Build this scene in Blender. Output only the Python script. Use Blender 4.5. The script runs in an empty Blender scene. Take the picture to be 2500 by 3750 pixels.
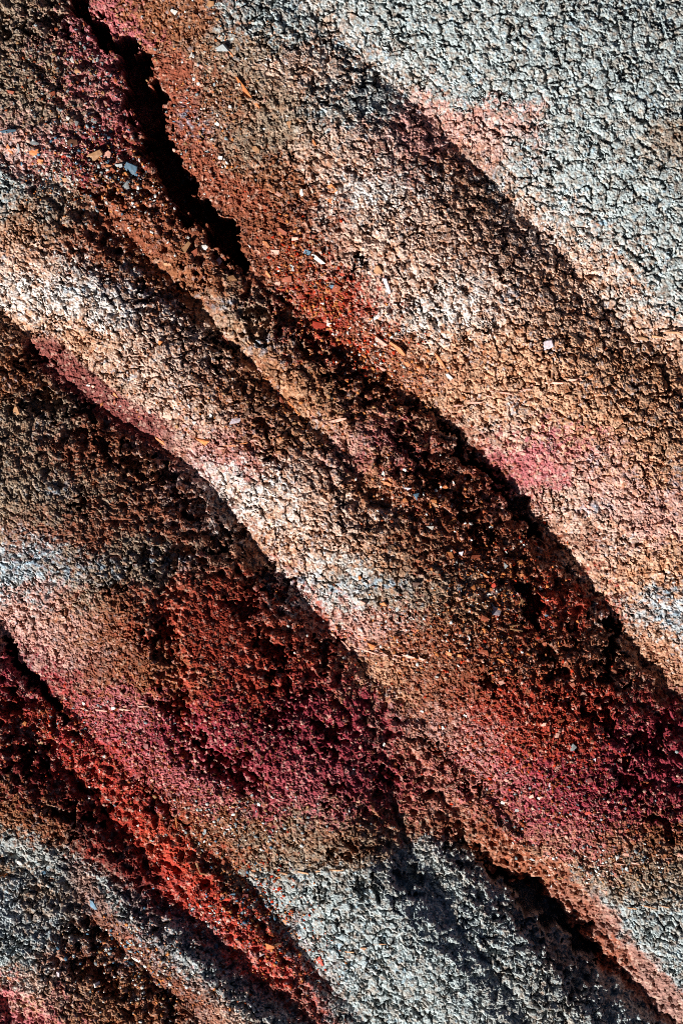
import bpy, math, random
import numpy as np
from mathutils import Vector, Matrix

# ------------------------------------------------------------------ camera, sky, sun, exposure
# 1000 photograph pixels = 1 metre on the ground; x to the right, y up the picture, z towards the viewer
S = bpy.context.scene
COL = S.collection
def wx(px): return (px - 1250.0) / 1000.0
def wy(py): return (1875.0 - py) / 1000.0

CAM_H = 9.0
cam_d = bpy.data.cameras.new('camera'); cam = bpy.data.objects.new('camera', cam_d); COL.objects.link(cam)
cam.location = (0, 0, CAM_H); cam.rotation_euler = (0, 0, 0)
cam_d.sensor_fit = 'VERTICAL'; cam_d.sensor_height = 36.0
cam_d.lens = 36.0 * CAM_H / 3.75
cam_d.clip_start = 0.1; cam_d.clip_end = 500
cam_d.dof.use_dof = True; cam_d.dof.focus_distance = CAM_H + 0.06; cam_d.dof.aperture_fstop = 0.5
S.camera = cam

SUN_ELEV = math.radians(23.5)
SHADOW = Vector((0.66, 0.75, 0)).normalized()          # shadows fall up and to the right
W = bpy.data.worlds.new('World'); S.world = W; W.use_nodes = True
nt = W.node_tree; bg = nt.nodes['Background']
sky = nt.nodes.new('ShaderNodeTexSky'); sky.sky_type = 'NISHITA'; sky.sun_disc = False
sky.sun_elevation = SUN_ELEV; sky.sun_rotation = math.atan2(-SHADOW.x, -SHADOW.y)
sky.altitude = 1800; sky.air_density = 0.15; sky.dust_density = 1.0; sky.ozone_density = 0.0
nt.links.new(sky.outputs[0], bg.inputs[0]); bg.inputs[1].default_value = 0.06
sun_d = bpy.data.lights.new('sun', 'SUN'); sun_d.energy = 5.0; sun_d.angle = math.radians(0.5); sun_d.color = (1.0, 0.965, 0.92)
sun = bpy.data.objects.new('sun', sun_d); COL.objects.link(sun)
sun.rotation_euler = Vector((SHADOW.x * math.cos(SUN_ELEV), SHADOW.y * math.cos(SUN_ELEV), -math.sin(SUN_ELEV))).to_track_quat('-Z', 'Y').to_euler()
S.view_settings.view_transform = 'Standard'; S.view_settings.look = 'None'
S.view_settings.exposure = 0.7; S.view_settings.gamma = 1.0
S.cycles.max_bounces = 3; S.cycles.diffuse_bounces = 2; S.cycles.filter_width = 1.0; S.cycles.use_denoising = False

# ------------------------------------------------------------------ noise tools
rng = np.random.default_rng(7)
SP = 3.0                                                # ground mesh spacing in photograph pixels
TW, TH = 1200, 1600                                     # noise tile
_fx = np.fft.fftfreq(TW)[None, :] / SP; _fy = np.fft.fftfreq(TH)[:, None] / SP
def band(lam, bw=0.45, ang=0.0, stretch=1.0):
    """periodic gaussian noise of wavelength lam (px), stretched along the direction ang (degrees, image space)"""
    a = math.radians(ang); c, s = math.cos(a), math.sin(a)
    k = np.hypot((_fx * c + _fy * s) * stretch, -_fx * s + _fy * c)
    with np.errstate(divide='ignore'):
        g = np.exp(-0.5 * (np.log(np.maximum(k, 1e-9) * lam) / bw) ** 2)
    n = np.fft.ifft2(np.fft.fft2(rng.standard_normal((TH, TW))) * g).real
    return (n / n.std()).astype(np.float32)
def samp(t, u, v):
    x = u / SP; y = v / SP
    x0 = np.floor(x).astype(np.int64); y0 = np.floor(y).astype(np.int64)
    fx = (x - x0).astype(np.float32); fy = (y - y0).astype(np.float32)
    x0 %= TW; y0 %= TH; x1 = (x0 + 1) % TW; y1 = (y0 + 1) % TH
    return (t[y0, x0] * (1 - fx) + t[y0, x1] * fx) * (1 - fy) + (t[y1, x0] * (1 - fx) + t[y1, x1] * fx) * fy
def sstep(a, b, x):
    t = np.clip((x - a) / (b - a), 0, 1); return t * t * (3 - 2 * t)

# ------------------------------------------------------------------ ground lattice: even in view, widening to the far ground
def axis(lo, hi):
    n0 = int(math.floor(lo / SP)); n1 = int(math.ceil(hi / SP))
    inner = np.arange(n0, n1 + 1) * SP
    out = []; step, p = SP, 0.0
    while p < 60000:
        step *= 1.33; p += step; out.append(p)
    out = np.array(out)
    return np.concatenate([(inner[0] - out)[::-1], inner, inner[-1] + out])
AX = axis(-70, 2570); AY = axis(-70, 3820)
NX, NY = len(AX), len(AY)
U, V = np.meshgrid(AX, AY)
U = U.astype(np.float32); V = V.astype(np.float32)
inner_fade = 1 - sstep(150, 900, np.maximum(np.maximum(-U, U - 2500), np.maximum(-V, V - 3750)))

# ------------------------------------------------------------------ large form: gullies with a shaded and a sunlit wall
# each: (wall width below-left, wall width above-right, jaggedness, [(x, y, depth) ...]) in millimetres
GULLIES = {
 'g1': (230, 620, 2, [(900,-160,20),(1110,40,40),(1211,128,70),(1387,271,100),(1514,375,115),(1610,462,120),(1690,558,125),(1785,638,130),(1913,781,130),(2024,893,120),(2136,1020,110),(2232,1132,110),(2311,1227,90),(2407,1275,90),(2500,1355,100),(2700,1560,100)]),
 'g2': (560, 470, 5, [(100,-140,120),(255,0,130),(400,95,130),(540,160,130),(550,255,130),(605,335,130),(598,446,130),(660,574,130),(700,685,120),(780,750,110),(861,781,110),(870,893,110),(893,956,110),(988,1036,120),(1084,1116,130),(1180,1211,140),(1275,1259,150),(1355,1339,155),(1450,1403,170),(1530,1466,180),(1610,1514,195),(1690,1578,215),(1722,1626,220),(1801,1705,235),(1913,1801,245),(1976,1897,245),(2072,2024,245),(2168,2136,245),(2247,2247,240),(2295,2327,235),(2359,2407,230),(2439,2487,225),(2500,2566,220),(2700,2800,220)]),
 'g2b': (260, 95, 3, [(-100,520,10),(0,568,30),(92,603,45),(189,660,50),(275,717,50),(356,780,55),(442,850,65),(545,948,75),(631,1028,90),(729,1108,100),(775,1189,100),(861,1263,95),(932,1344,90),(989,1407,80),(1058,1476,75),(1116,1539,70),(1173,1573,60),(1230,1625,55),(1288,1677,45),(1374,1809,35),(1489,1878,0)]),
 'g3': (540, 440, 1.6, [(-160,990,150),(0,1148,160),(80,1211,160),(160,1323,160),(255,1403,165),(350,1482,170),(446,1546,175),(542,1594,180),(606,1658,185),(685,1706,190),(750,1769,195),(829,1865,205),(909,1977,215),(989,2072,215),(1087,2176,215),(1167,2274,210),(1225,2343,200),(1288,2394,190),(1362,2475,120),(1440,2530,95),(1529,2614,95),(1632,2733,105),(1720,2840,115),(1824,2940,120),(1951,3092,95),(2047,3188,70),(2190,3315,70),(2318,3530,75),(2366,3626,80),(2460,3750,80),(2600,3950,80)]),
 'g3b': (190, 210, 3, [(1362,2475,0),(1400,2650,60),(1425,2800,75),(1449,2932,85),(1481,3092,90),(1513,3188,80),(1593,3283,80),(1696,3427,80),(1808,3562,85),(1888,3666,95),(1950,3770,90),(2100,3950,90)]),
 'g3c': (360, 150, 7, [(1480,2720,0),(1560,2830,45),(1640,2930,55),(1690,3050,80),(1760,3156,130),(1856,3204,155),(1967,3251,175),(2031,3315,180),(2079,3347,180),(2167,3411,175),(2175,3467,170),(2207,3515,165),(2286,3578,155),(2366,3666,145),(2446,3750,140),(2600,3900,140)]),
 'g4': (330, 460, 2.2, [(-120,2150,150),(0,2311,150),(96,2455,145),(207,2566,130),(287,2646,115),(367,2742,110),(462,2838,105),(558,2933,100),(670,3045,95),(765,3140,95),(861,3204,115),(925,3268,130),(988,3363,150),(1084,3475,155),(1180,3602,155),(1259,3682,150),(1323,3750,150),(1480,3930,150)]),
 'g5': (270, 190, 4, [(-150,2480,30),(0,2600,45),(100,2690,60),(200,2800,80),(303,2885,100),(400,3010,115),(478,3092,125),(558,3180,130),(590,3267,125),(685,3355,115),(797,3467,110),(956,3610,95),(1116,3750,85),(1300,3930,85)]),
 'g6': (340, 200, 3, [(-160,2990,30),(0,3110,45),(110,3165,60),(231,3227,85),(295,3291,105),(343,3387,120),(414,3467,120),(478,3530,115),(542,3586,110),(638,3666,105),(701,3730,100),(850,3900,100)]),
 'g7': (150, 130, 10, [(-140,3560,70),(-20,3660,80),(40,3720,80),(110,3800,80),(200,3900,70)]),
 'gv': (95, 80, 14, [(640,1980,0),(615,2100,25),(596,2280,45),(640,2480,45),(690,2700,55),(780,2780,65),(880,2840,65),(980,2890,20),(1040,2920,0)]),
 'gs': (160, 260, 16, [(900,380,0),(1000,500,20),(1050,575,28),(1100,650,30),(1160,740,24),(1230,900,22),(1270,1040,26),(1340,1090,26),(1400,1150,20),(1480,1260,0)]),
 'gw': (120, 90, 14, [(1060,1900,0),(1250,1780,0),(1330,1810,35),(1420,1840,35),(1500,1890,20),(1560,1930,0)]),
 'gm': (90, 120, 12, [(180,3080,0),(240,3120,30),(330,3200,35),(420,3260,35),(520,3310,45),(600,3350,40),(720,3430,40),(850,3560,30),(1000,3700,20)]),
}
jag_a = band(26, .5); jag_b = band(70, .5); jag_c = band(160, .5)
JU = samp(jag_a, U, V) * .55 + samp(jag_b, U, V) * .9 + samp(jag_c, U, V) * 1.1
JV = samp(jag_a, U + 977, V + 411) * .55 + samp(jag_b, U + 977, V + 411) * .9 + samp(jag_c, U + 977, V + 411) * 1.1

def poly_dist(pts, u, v):
    """signed distance (negative below-left) to a polyline, with the value carried by the nearest point"""
    best = np.full(u.shape, 1e18, np.float32); sgn = np.zeros(u.shape, np.float32); val = np.zeros(u.shape, np.float32)
    for (x0, y0, a0), (x1, y1, a1) in zip(pts[:-1], pts[1:]):
        dx, dy = x1 - x0, y1 - y0
        t = np.clip(((u - x0) * dx + (v - y0) * dy) / (dx * dx + dy * dy), 0, 1)
        ex = u - (x0 + t * dx); ey = v - (y0 + t * dy)
        d = ex * ex + ey * ey
        m = d < best
        best = np.where(m, d, best)
        sgn = np.where(m, np.sign(dy * ex - dx * ey), sgn)
        val = np.where(m, a0 + (a1 - a0) * t, val)
    return np.sqrt(best) * np.where(sgn >= 0, 1, -1), val

# work on a window that covers the view; the far ground is calm
H = np.zeros(U.shape, np.float32)
win = (U > -1500) & (U < 4000) & (V > -1500) & (V < 5200)
wi = np.nonzero(win.ravel())[0]
u = U.ravel()[wi]; v = V.ravel()[wi]; ju = JU.ravel()[wi]; jv = JV.ravel()[wi]
fade_w = inner_fade.ravel()[wi]
h = np.zeros(u.shape, np.float32)
SD = {}
for name, (w0, w1, jag, pts) in GULLIES.items():
    d, a = poly_dist(pts, u + ju * jag, v + jv * jag)
    SD[name] = d; a = a * {'g1': .46, 'g2': .66, 'g3': .68, 'g3b': .48, 'g5': .5, 'g6': .6, 'g3c': .75, 'g2b': .75}.get(name, .72)
    dk = np.minimum(d, 0)
    p = np.where(d < 0, .84 * np.clip(1 + d / w0, 0, 1) ** 1.25 + .16 * np.exp(dk / 55), np.clip(1 - d / w1, 0, 1) ** 1.6)
    h -= a * p * fade_w
# the whole upper right bulges towards the viewer and rolls over at the corner
bd = np.clip(SD['g1'], 0, 2400)
h += (.23 * bd - .23 * bd * bd / 1550) * fade_w

# open clefts, jagged on both rims
def cleft(poly, depth, soft, jag):
    global h
    pu = u + ju * jag; pv = v + jv * jag
    ins = np.zeros(u.shape, bool); dist = np.full(u.shape, 1e18, np.float32)
    n = len(poly)
    for i in range(n):
        x0, y0 = poly[i]; x1, y1 = poly[(i + 1) % n]
        c = ((y0 > pv) != (y1 > pv)) & (pu < (x1 - x0) * (pv - y0) / ((y1 - y0) if y1 != y0 else 1e-9) + x0)
        ins ^= c
        dx, dy = x1 - x0, y1 - y0
        t = np.clip(((pu - x0) * dx + (pv - y0) * dy) / (dx * dx + dy * dy), 0, 1)
        dist = np.minimum(dist, (pu - x0 - t * dx) ** 2 + (pv - y0 - t * dy) ** 2)
    sd = np.where(ins, np.sqrt(dist), 0)
    k = sstep(0, soft, sd)
    h -= depth * k
    return k
K1 = cleft([(215,-40),(270,45),(350,140),(440,235),(452,380),(492,462),(540,572),(600,668),(632,770),(712,826),(795,905),(850,968),(900,1000),(905,960),(880,890),(868,790),(790,752),(705,690),(660,580),(602,450),(606,338),(553,258),(538,166),(400,95),(330,20),(290,-40)], 230, 17, 9)
K2 = cleft([(1745,3160),(1800,3230),(1870,3290),(1930,3350),(2010,3420),(2080,3470),(2150,3540),(2200,3560),(2205,3510),(2170,3460),(2160,3410),(2075,3350),(2028,3318),(1960,3255),(1850,3204)], 140, 18, 10)
K3 = cleft([(-20,2360),(70,2480),(150,2580),(230,2660),(255,2650),(200,2570),(110,2465),(20,2340)], 90, 14, 6)
K4 = cleft([(1600,1500),(1660,1640),(1700,1720),(1790,1760),(1880,1890),(1950,1980),(2010,2010),(1985,1910),(1905,1800),(1800,1705),(1720,1630),(1680,1575)], 80, 24, 12)
K5 = cleft([(1900,2130),(1920,2240),(1960,2330),(1995,2325),(1985,2230),(1965,2130)], 90, 16, 10)
K6 = cleft([(2215,2240),(2230,2350),(2215,2470),(2250,2500),(2285,2400),(2290,2330),(2262,2268)], 100, 16, 10)
K7 = cleft([(480,2830),(560,2930),(660,3030),(700,3030),(600,2945),(510,2840)], 60, 14, 8)

PITS = [(522,1074,46,30),(803,1262,56,34),(1040,1150,60,70),(1150,1275,80,45),(1240,1335,80,40),(1350,1405,80,40),(1490,1490,70,45),
 (1790,1975,60,55),(1720,1880,60,40),(2235,2490,55,60),(2420,2700,55,95),(2200,2625,65,40),(2320,2760,40,50),(150,1475,70,40),(110,1290,60,60),
 (700,1860,90,45),(655,2035,70,50),(585,2325,60,45),(1000,2385,90,40),(1190,2395,50,70),(1190,2700,60,60),(760,2765,80,36),(900,2838,80,36),
 (1215,2900,50,40),(2040,3480,80,80),(1900,3370,80,50),(1490,3220,55,60),(1690,3110,70,36),(570,2965,60,34),(956,1560,60,40),(380,1640,60,40),
 (300,1530,70,40),(620,1760,60,36),(480,1700,50,40),(820,1960,60,40),(300,1850,40,30),(2130,3600,60,70),(1330,3250,60,40),(1250,3120,50,36),
 (1420,2850,50,36),(930,1180,50,70),(700,1000,50,40),(880,2230,60,40),(1060,2540,70,36),(1000,2640,60,36),(360,2990,50,36),(230,3010,60,36),
 (60,2560,50,36),(100,2790,60,40),(200,60,70,40),(90,120,70,30),(330,700,60,46),(420,730,50,40),(1320,960,30,16),(1800,2500,60,30),(2010,2420,70,36),
 (2310,2880,60,46),(2430,3010,60,50),(1620,2760,36,28),(1740,2890,36,26),(300,3560,60,46),(390,3600,70,40),(620,3690,80,24),(320,3420,46,60),(860,840,16,30),
 (1545,1690,60,36),(1600,1760,60,30),(1480,1620,50,30),(640,2590,70,40),(1690,1840,60,40),(2110,2330,46,36),(2060,2560,50,30),(1500,2250,20,14),(520,2060,50,30),(420,2160,40,24),(1050,2160,40,70),(960,2130,50,50)]
pk = np.zeros(u.shape, np.float32)
for (cx, cy, rx, ry) in PITS:
    m = (np.abs(u - cx) < rx * 2.2) & (np.abs(v - cy) < ry * 2.2 + rx)
    i = np.nonzero(m)[0]
    a = math.radians(38)
    du = u[i] - cx + ju[i] * 17; dv = v[i] - cy + jv[i] * 17
    q = np.hypot((du * math.cos(a) + dv * math.sin(a)) / rx, (-du * math.sin(a) + dv * math.cos(a)) / ry)
    pk[i] = np.maximum(pk[i], sstep(1.05, .55, q))
h -= 36 * pk

# ------------------------------------------------------------------ crust plates (cracked polygons) and crumbs
def hash2(ix, iy, k):
    x = (ix.astype(np.int64) * 374761393 + iy.astype(np.int64) * 668265263 + k * 2147483647) & 0xFFFFFFFF
    x = ((x ^ (x >> 13)) * 1274126177) & 0xFFFFFFFF
    return ((x ^ (x >> 16)) & 0xFFFFFF).astype(np.float32) / 0xFFFFFF
def voronoi(x, y, jit=.9, seed=0):
    ix = np.floor(x).astype(np.int64); iy = np.floor(y).astype(np.int64)
    f1 = np.full(x.shape, 9., np.float32); f2 = np.full(x.shape, 9., np.float32)
    cx = np.zeros(x.shape, np.int64); cy = np.zeros(x.shape, np.int64); px = np.zeros(x.shape, np.float32); py = np.zeros(x.shape, np.float32)
    for dx in (-1, 0, 1):
        for dy in (-1, 0, 1):
            gx = ix + dx; gy = iy + dy
            qx = gx + .5 + jit * (hash2(gx, gy, 1 + seed) - .5); qy = gy + .5 + jit * (hash2(gx, gy, 2 + seed) - .5)
            d = np.hypot(x - qx, y - qy).astype(np.float32)
            m = d < f1
            f2 = np.where(m, f1, np.minimum(f2, d)); cx = np.where(m, gx, cx); cy = np.where(m, gy, cy)
            px = np.where(m, x - qx, px); py = np.where(m, y - qy, py); f1 = np.where(m, d, f1)
    return f1, f2, cx, cy, px, py
# ------------------------------------------------------------------ mineral colours and crust kinds, set out in patches
def lin(r, g, b): return tuple((c / 255.0) ** 2.2 for c in (r, g, b))
PAL = {  # name: (colour, crust share 0..1)
 'C': (lin(164,174,174), 1.0),  # grey crust with a cold cast
 'B': (lin(168,178,182), .8),   # blue grey
 'W': (lin(214,206,200), 1.0),  # white
 'E': (lin(198,170,154), 1.0),  # cream
 'O': (lin(190,148,120), .9),   # orange cream
 'T': (lin(168,128,100), .8),   # tan
 'N': (lin(140,92,66), .5),     # brown
 'G': (lin(148,130,112), .6),   # grey brown
 'R': (lin(134,80,60), .15),    # rust
 'D': (lin(154,64,50), .08),    # red
 'F': (lin(182,64,50), .0),     # bright red
 'K': (lin(138,56,66), .1),     # crimson
 'M': (lin(104,46,44), .0),     # maroon
 'P': (lin(190,150,140), .7),   # pink
 'V': (lin(172,100,104), .3),     # crimson pink
}
ANCH = """1500,50,C 2000,150,C 2400,100,C 1750,300,C 2200,350,C 2460,520,G 2320,490,C 1800,520,P 2050,560,C 2450,700,C 2100,750,C 2300,900,C 1950,800,W 2450,1080,C 2180,1040,E 2120,960,E 2420,1200,E 1900,600,C 2300,650,C 2450,300,C 1350,180,C
1000,50,C 1150,250,E 1300,400,C 1500,500,V 1400,520,E 1560,470,P 1650,620,N 1250,560,E 1400,700,W 1650,800,E 1850,850,N 1800,780,T 1300,900,E 1500,1000,E 1650,1100,W 1850,1100,E 2050,1050,O 1500,1250,O 1800,1300,O 2100,1300,O 2350,1320,T 1800,1550,E 2000,1450,O 2300,1550,O 1950,1700,V 2200,1750,P 2450,1700,O 2100,1850,E 2350,1900,P 2200,2000,E 2400,2100,O 2460,2260,B 2350,2350,O 2480,2450,O 1750,950,E 1580,1160,W 1700,1450,O 1450,850,E
700,100,N 780,380,N 820,200,G 640,300,R 700,480,R 800,650,N 900,800,R 1000,950,R 1150,1100,D 1250,1200,D 1350,1300,R 1500,1400,R 1600,1480,O 900,300,G 850,500,G 1000,700,N 1100,850,R 1050,450,G
50,100,G 100,250,G 300,150,V 400,350,V 200,400,G 300,560,K 100,520,P 450,650,R 600,800,R 30,700,C 200,720,G 100,850,T 350,850,R 30,950,E 250,1080,W 120,1070,W 400,1130,W 550,1000,N 700,1080,N 100,1160,O 300,1250,O 500,1300,E 700,1300,E 850,1400,N 650,1500,E 900,1150,G 950,1250,T 1100,1400,T 1250,1400,N 900,1600,N 700,1600,E 790,1650,V 1100,1600,T 1250,1650,P 1430,1630,K 1600,1600,R
800,1760,W 950,1870,W 1100,1750,E 1300,1750,T 1500,1750,R 1700,1750,R 1000,1990,O 1200,1950,E 1150,2130,W 1300,2150,C 1500,2150,G 1400,2050,T 1650,1950,R 1750,2050,R 1750,2200,T 1900,1950,R 2000,2050,R 2050,2250,D 1300,2300,P 1500,2350,R 1700,2400,R 2000,2400,R 2200,2350,R 2150,2600,D 2400,2500,M 2400,2700,K 1400,2480,O 1600,2550,R 1800,2600,D 2000,2700,D 1700,2800,V 1620,2680,P 1800,2900,V 2000,2900,K 2200,2950,K 2400,2900,K 2100,3080,V 2350,3080,N 2000,3150,T 2250,3250,G 2450,3250,G 2200,3350,C 2400,3400,C 2350,3600,C 2480,3650,B
50,1400,N 150,1500,G 50,1700,G 250,1650,R 400,1600,R 500,1750,N 100,1850,G 200,1950,R 90,2080,B 350,2100,G 600,2050,G 300,1800,G 450,1900,R 650,1850,R 750,1950,R 850,2100,R 150,2250,P 350,2250,N 550,2250,R 200,2400,P 400,2450,R 600,2450,N 700,2200,D 700,2300,D 850,2350,D 950,2200,D 1050,2350,D 1110,2450,D 900,2240,D 1160,2560,K 800,2500,D 1000,2300,R 1000,2500,D 1100,2650,K 1250,2650,K 900,2700,K 1350,2700,K 400,2650,V 600,2700,K 550,2850,V 750,2900,V 950,2900,K 1150,2900,V 1300,2850,K 700,3050,N 900,3050,N 1100,3050,G 1000,3180,G 1300,3050,N 1500,2900,K 1400,3150,G 1100,3300,C 1250,3500,B 1450,3400,C 1350,3650,C 1600,3600,C 1700,3300,C 1900,3450,C 1800,3200,G 2000,3600,G 1550,2750,N 1650,2900,T 1750,3050,R 1900,3180,R 2110,3380,R 2260,3550,R
50,2500,K 100,2650,D 50,2750,M 250,2750,K 150,2850,M 300,2850,D 400,3000,M 350,2980,M 500,3060,F 450,2900,D 600,3000,R 600,3200,F 700,3150,R 700,3300,D 850,3400,D 950,3550,F 1100,3650,D 50,3000,N 200,3050,N 350,3150,M 480,3250,M 100,3140,G 300,3230,G 450,3330,C 550,3320,M 700,3400,M 600,3450,B 750,3550,C 900,3680,E 100,3350,B 50,3500,C 250,3350,G 350,3450,R 420,3550,R 150,3600,E 300,3650,T 600,3650,R 50,3720,V 500,3720,N"""
anch = []
for tok in ANCH.split():
    x, y, c = tok.split(','); anch.append((float(x), float(y), c))
cw = band(220, .6); cw2 = band(60, .6)
cw3 = band(24, .6)
_, _, va, vb, _, _ = voronoi((u + ju * 2) / 9.5, (v + jv * 2) / 9.5, .95, 40)
ou = (hash2(va, vb, 91) + hash2(va, vb, 93) - 1) * 75; ov = (hash2(va, vb, 92) + hash2(va, vb, 94) - 1) * 62
cu = u + samp(cw, u, v) * 30 + samp(cw2, u, v) * 26 + samp(cw3, u, v) * 16 + ou; cv = v + samp(cw, u + 700, v + 900) * 20 + samp(cw2, u + 700, v + 900) * 20 + samp(cw3, u + 700, v + 900) * 16 + ov
GU, GV = np.meshgrid(np.arange(-1600, 4112, 16), np.arange(-1600, 5312, 16))
num = np.zeros(GU.shape + (4,)); den = np.zeros(GU.shape)
for (x, y, c) in anch:
    w = np.exp(-(((GU - x) / 130) ** 2 + ((GV - y) / 72) ** 2)) + 1e-6 / (1 + ((GU - x) ** 2 + (GV - y) ** 2) / 4e4)
    den += w; num += w[..., None] * np.array(PAL[c][0] + (PAL[c][1],))
num = (num / den[..., None]).astype(np.float32)
gx = np.clip((cu + 1600) / 16, 0, GU.shape[1] - 1.01); gy = np.clip((cv + 1600) / 16, 0, GU.shape[0] - 1.01)
i0 = gx.astype(int); j0 = gy.astype(int); fx = (gx - i0)[:, None]; fy = (gy - j0)[:, None]
t4 = (num[j0, i0] * (1 - fx) + num[j0, i0 + 1] * fx) * (1 - fy) + (num[j0 + 1, i0] * (1 - fx) + num[j0 + 1, i0 + 1] * fx) * fy
rgb = t4[:, :3]; crust = t4[:, 3]
flaky = sstep(2700, 3200, v) * sstep(1250, 1500, u)

# beds with a ragged but definite upper or lower boundary
def blend0(m, c, k):
    global rgb, crust
    rgb = rgb * (1 - m[:, None]) + np.array(PAL[c][0], np.float32) * m[:, None]; crust = crust * (1 - m) + k * m
rag = samp(cw2, u, v) * 7 + samp(cw3, u, v) * 8 + ou * .22
def below(xs, ys, soft=14): return sstep(-soft, soft, v + rag - np.interp(u, xs, ys))
m = below([800,900,1100,1300,1400,1480,1560,1700,1760], [3215,3207,3206,3190,3160,3100,3070,3110,3160]) * sstep(-3, 5, SD['g4']) * sstep(20, -20, SD['g3c'] + 30)
blend0(m * .75, 'C', 1.0)
m = below([1900,2050,2300,2500], [3215,3262,3316,3330]) * sstep(-3, 5, SD['g3']); blend0(m * .7, 'C', 1.0)
m = (1 - below([0,100,180,350,430,520], [1120,1132,1152,1156,1140,1100], 8)) * below([0,200,300,450,520], [1010,1030,1050,1090,1100], 30) * sstep(480, 380, u + rag) * sstep(-3, 5, SD['g3'])
blend0(m * .7, 'W', 1.0)
m = sstep(-3, 5, SD['g1']) * sstep(150, 0, SD['g1'] + rag * 3); blend0(m * .3, 'E', 1.0)
ds, _ = poly_dist([(-120,3060,0),(0,3100,0),(120,3140,0),(240,3195,0),(359,3262,0),(494,3350,0),(638,3435,0),(797,3570,0),(956,3706,0),(1100,3840,0)], u, v)
m = sstep(72, 40, np.abs(ds) + rag * 1.6); blend0(m * .8, 'C', .8)
m = sstep(135, 60, np.abs(SD['g5'] - 70) + rag * 2.5) * sstep(140, 260, u) * sstep(1100, 900, u); blend0(m * .5, 'F', .05)
m = sstep(90, 60, np.abs(SD['g5'] + 75) + rag * 1.5) * sstep(180, 260, u) * sstep(660, 560, u); blend0(m * .6, 'M', .0)
m = sstep(60, 35, np.abs(SD['g6'] - 28) + rag) * sstep(200, 300, u); blend0(m * .7, 'R', .1)
# raw red walls just above the gully lines
def blend(m, c):
    global rgb
    rgb = rgb * (1 - m[:, None]) + np.array(c, np.float32) * m[:, None]
m = sstep(75, 45, np.abs(SD['g3'] - 25)) * sstep(90, 160, v - 1100) * sstep(760, 520, u); blend(m * .9, lin(124,66,64)); crust *= 1 - m
m = sstep(120, 70, np.abs(SD['g2'] - 40)) * sstep(820, 700, v) * sstep(130, 200, v); blend(m * .8, lin(142,80,62)); crust *= 1 - m * .9
m = sstep(90, 55, np.abs(SD['g3c'] - 45)) * sstep(1700, 1850, u); blend(m * .75, lin(138,78,56)); crust *= 1 - m

ca, sa = math.cos(math.radians(50)), math.sin(math.radians(50))
pu = u + ju * 5; pv = v + jv * 5
along = pu * ca + pv * sa; across = -pu * sa + pv * ca
PX = along / 54; PY = -np.log(43.8 - .00326 * across) / .00326
f1, f2, pcx, pcy, qx, qy = voronoi(PX, PY, .95)
edge = f2 - f1
crack_on = sstep(-.7, .5, samp(band(130, .6), u, v) + .25)
crack = np.exp(-(edge / .11) ** 2)
g1_, g2_, *_r = voronoi((along + ju * 9 + jv * 4) / 170, (across + jv * 9) / 120, .95, 300)
master = np.exp(-((g2_ - g1_) / .045) ** 2) * sstep(-.5, .4, samp(band(200, .5), u, v) + .1)
crust = crust * (1 - .6 * flaky * sstep(-300, -30, np.maximum(np.where(SD['g3b'] > 0, -900, SD['g3b']), np.where(SD['g3c'] > 0, -900, SD['g3c']))))
amp_c = crust * fade_w
pitted = .3 + 1.05 * sstep(-1.1, 1.3, samp(band(170, .6), u, v))
plate_amp = .65 + .6 * sstep(-1, 1, samp(band(260, .6), u, v))
plate_h = (sstep(0, .4, edge) * 4.0 - crack * (2 + 17 * crack_on) - master * 16) + (hash2(pcx, pcy, 5) - .5) * 5 + (hash2(pcx, pcy, 6) - .5) * qx * 7 + (hash2(pcx, pcy, 7) - .5) * qy * 9
# crumbs: small tilted facets at two sizes, some fallen out
def crumbs(sz, seed, tilt, hh, hole, keep=.86):
    f1, f2, a, b, x, y = voronoi((u + ju * 2) / sz, (v + jv * 2) / sz, .95, seed)
    z = (hash2(a, b, 11 + seed) - .5) * hh + ((hash2(a, b, 12 + seed) - .5) * x + (hash2(a, b, 13 + seed) - .5) * y) * 2 * tilt * sz
    return z - hole * (hash2(a, b, 14 + seed) > keep) * sstep(0, .25, f2 - f1), hash2(a, b, 15 + seed)
cr1, cid = crumbs(9.5, 40, .5, 3.6, 5, .9); cr2, cid2 = crumbs(20, 80, .18, 2.6, 7, .95)
cr = cr1 + cr2
grain = samp(band(21, .4, 50, 1.7), u, v); grain2 = samp(band(13, .4, 50, 1.3), u, v); fine = samp(band(8.5, .3), u, v)
lump = samp(band(75, .45), u, v); lump2 = samp(band(40, .45, 50, 1.4), u, v)
ridged = 1 - np.abs(grain) * 1.4
dark_side = np.zeros(u.shape, np.float32)
for k in ('g1', 'g2', 'g2b', 'g3', 'g3b', 'g3c', 'g4', 'g5', 'g6'):
    dark_side = np.maximum(dark_side, sstep(-GULLIES[k][0], -40, SD[k]) * (SD[k] < 0))
smooth_red = np.exp(-(((u - 800) / 210) ** 2 + ((v - 2330) / 170) ** 2)) + np.exp(-(((u - 380) / 110) ** 2 + ((v - 3020) / 110) ** 2)) + np.exp(-(((u - 640) / 60) ** 2 + ((v - 320) / 150) ** 2)) + np.exp(-(((u - 2100) / 110) ** 2 + ((v - 2270) / 90) ** 2)) + np.exp(-(((u - 2400) / 150) ** 2 + ((v - 2650) / 180) ** 2))
smooth_red = np.clip(smooth_red, 0, 1)
calm = (1 - .55 * smooth_red) * (1 - .5 * np.exp(-np.abs(np.minimum.reduce([np.abs(SD[k]) for k in ('g1', 'g2', 'g3', 'g4')])) / 14))
h += amp_c * (plate_h * plate_amp + (ridged * 1.5 + grain2 * .6 + lump2 * .9 + cr1 * .16) * pitted)
h += (1 - crust) * fade_w * calm * (cr + grain2 * .5 + lump2 * 1.5)
h += fade_w * fine * .55
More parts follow.
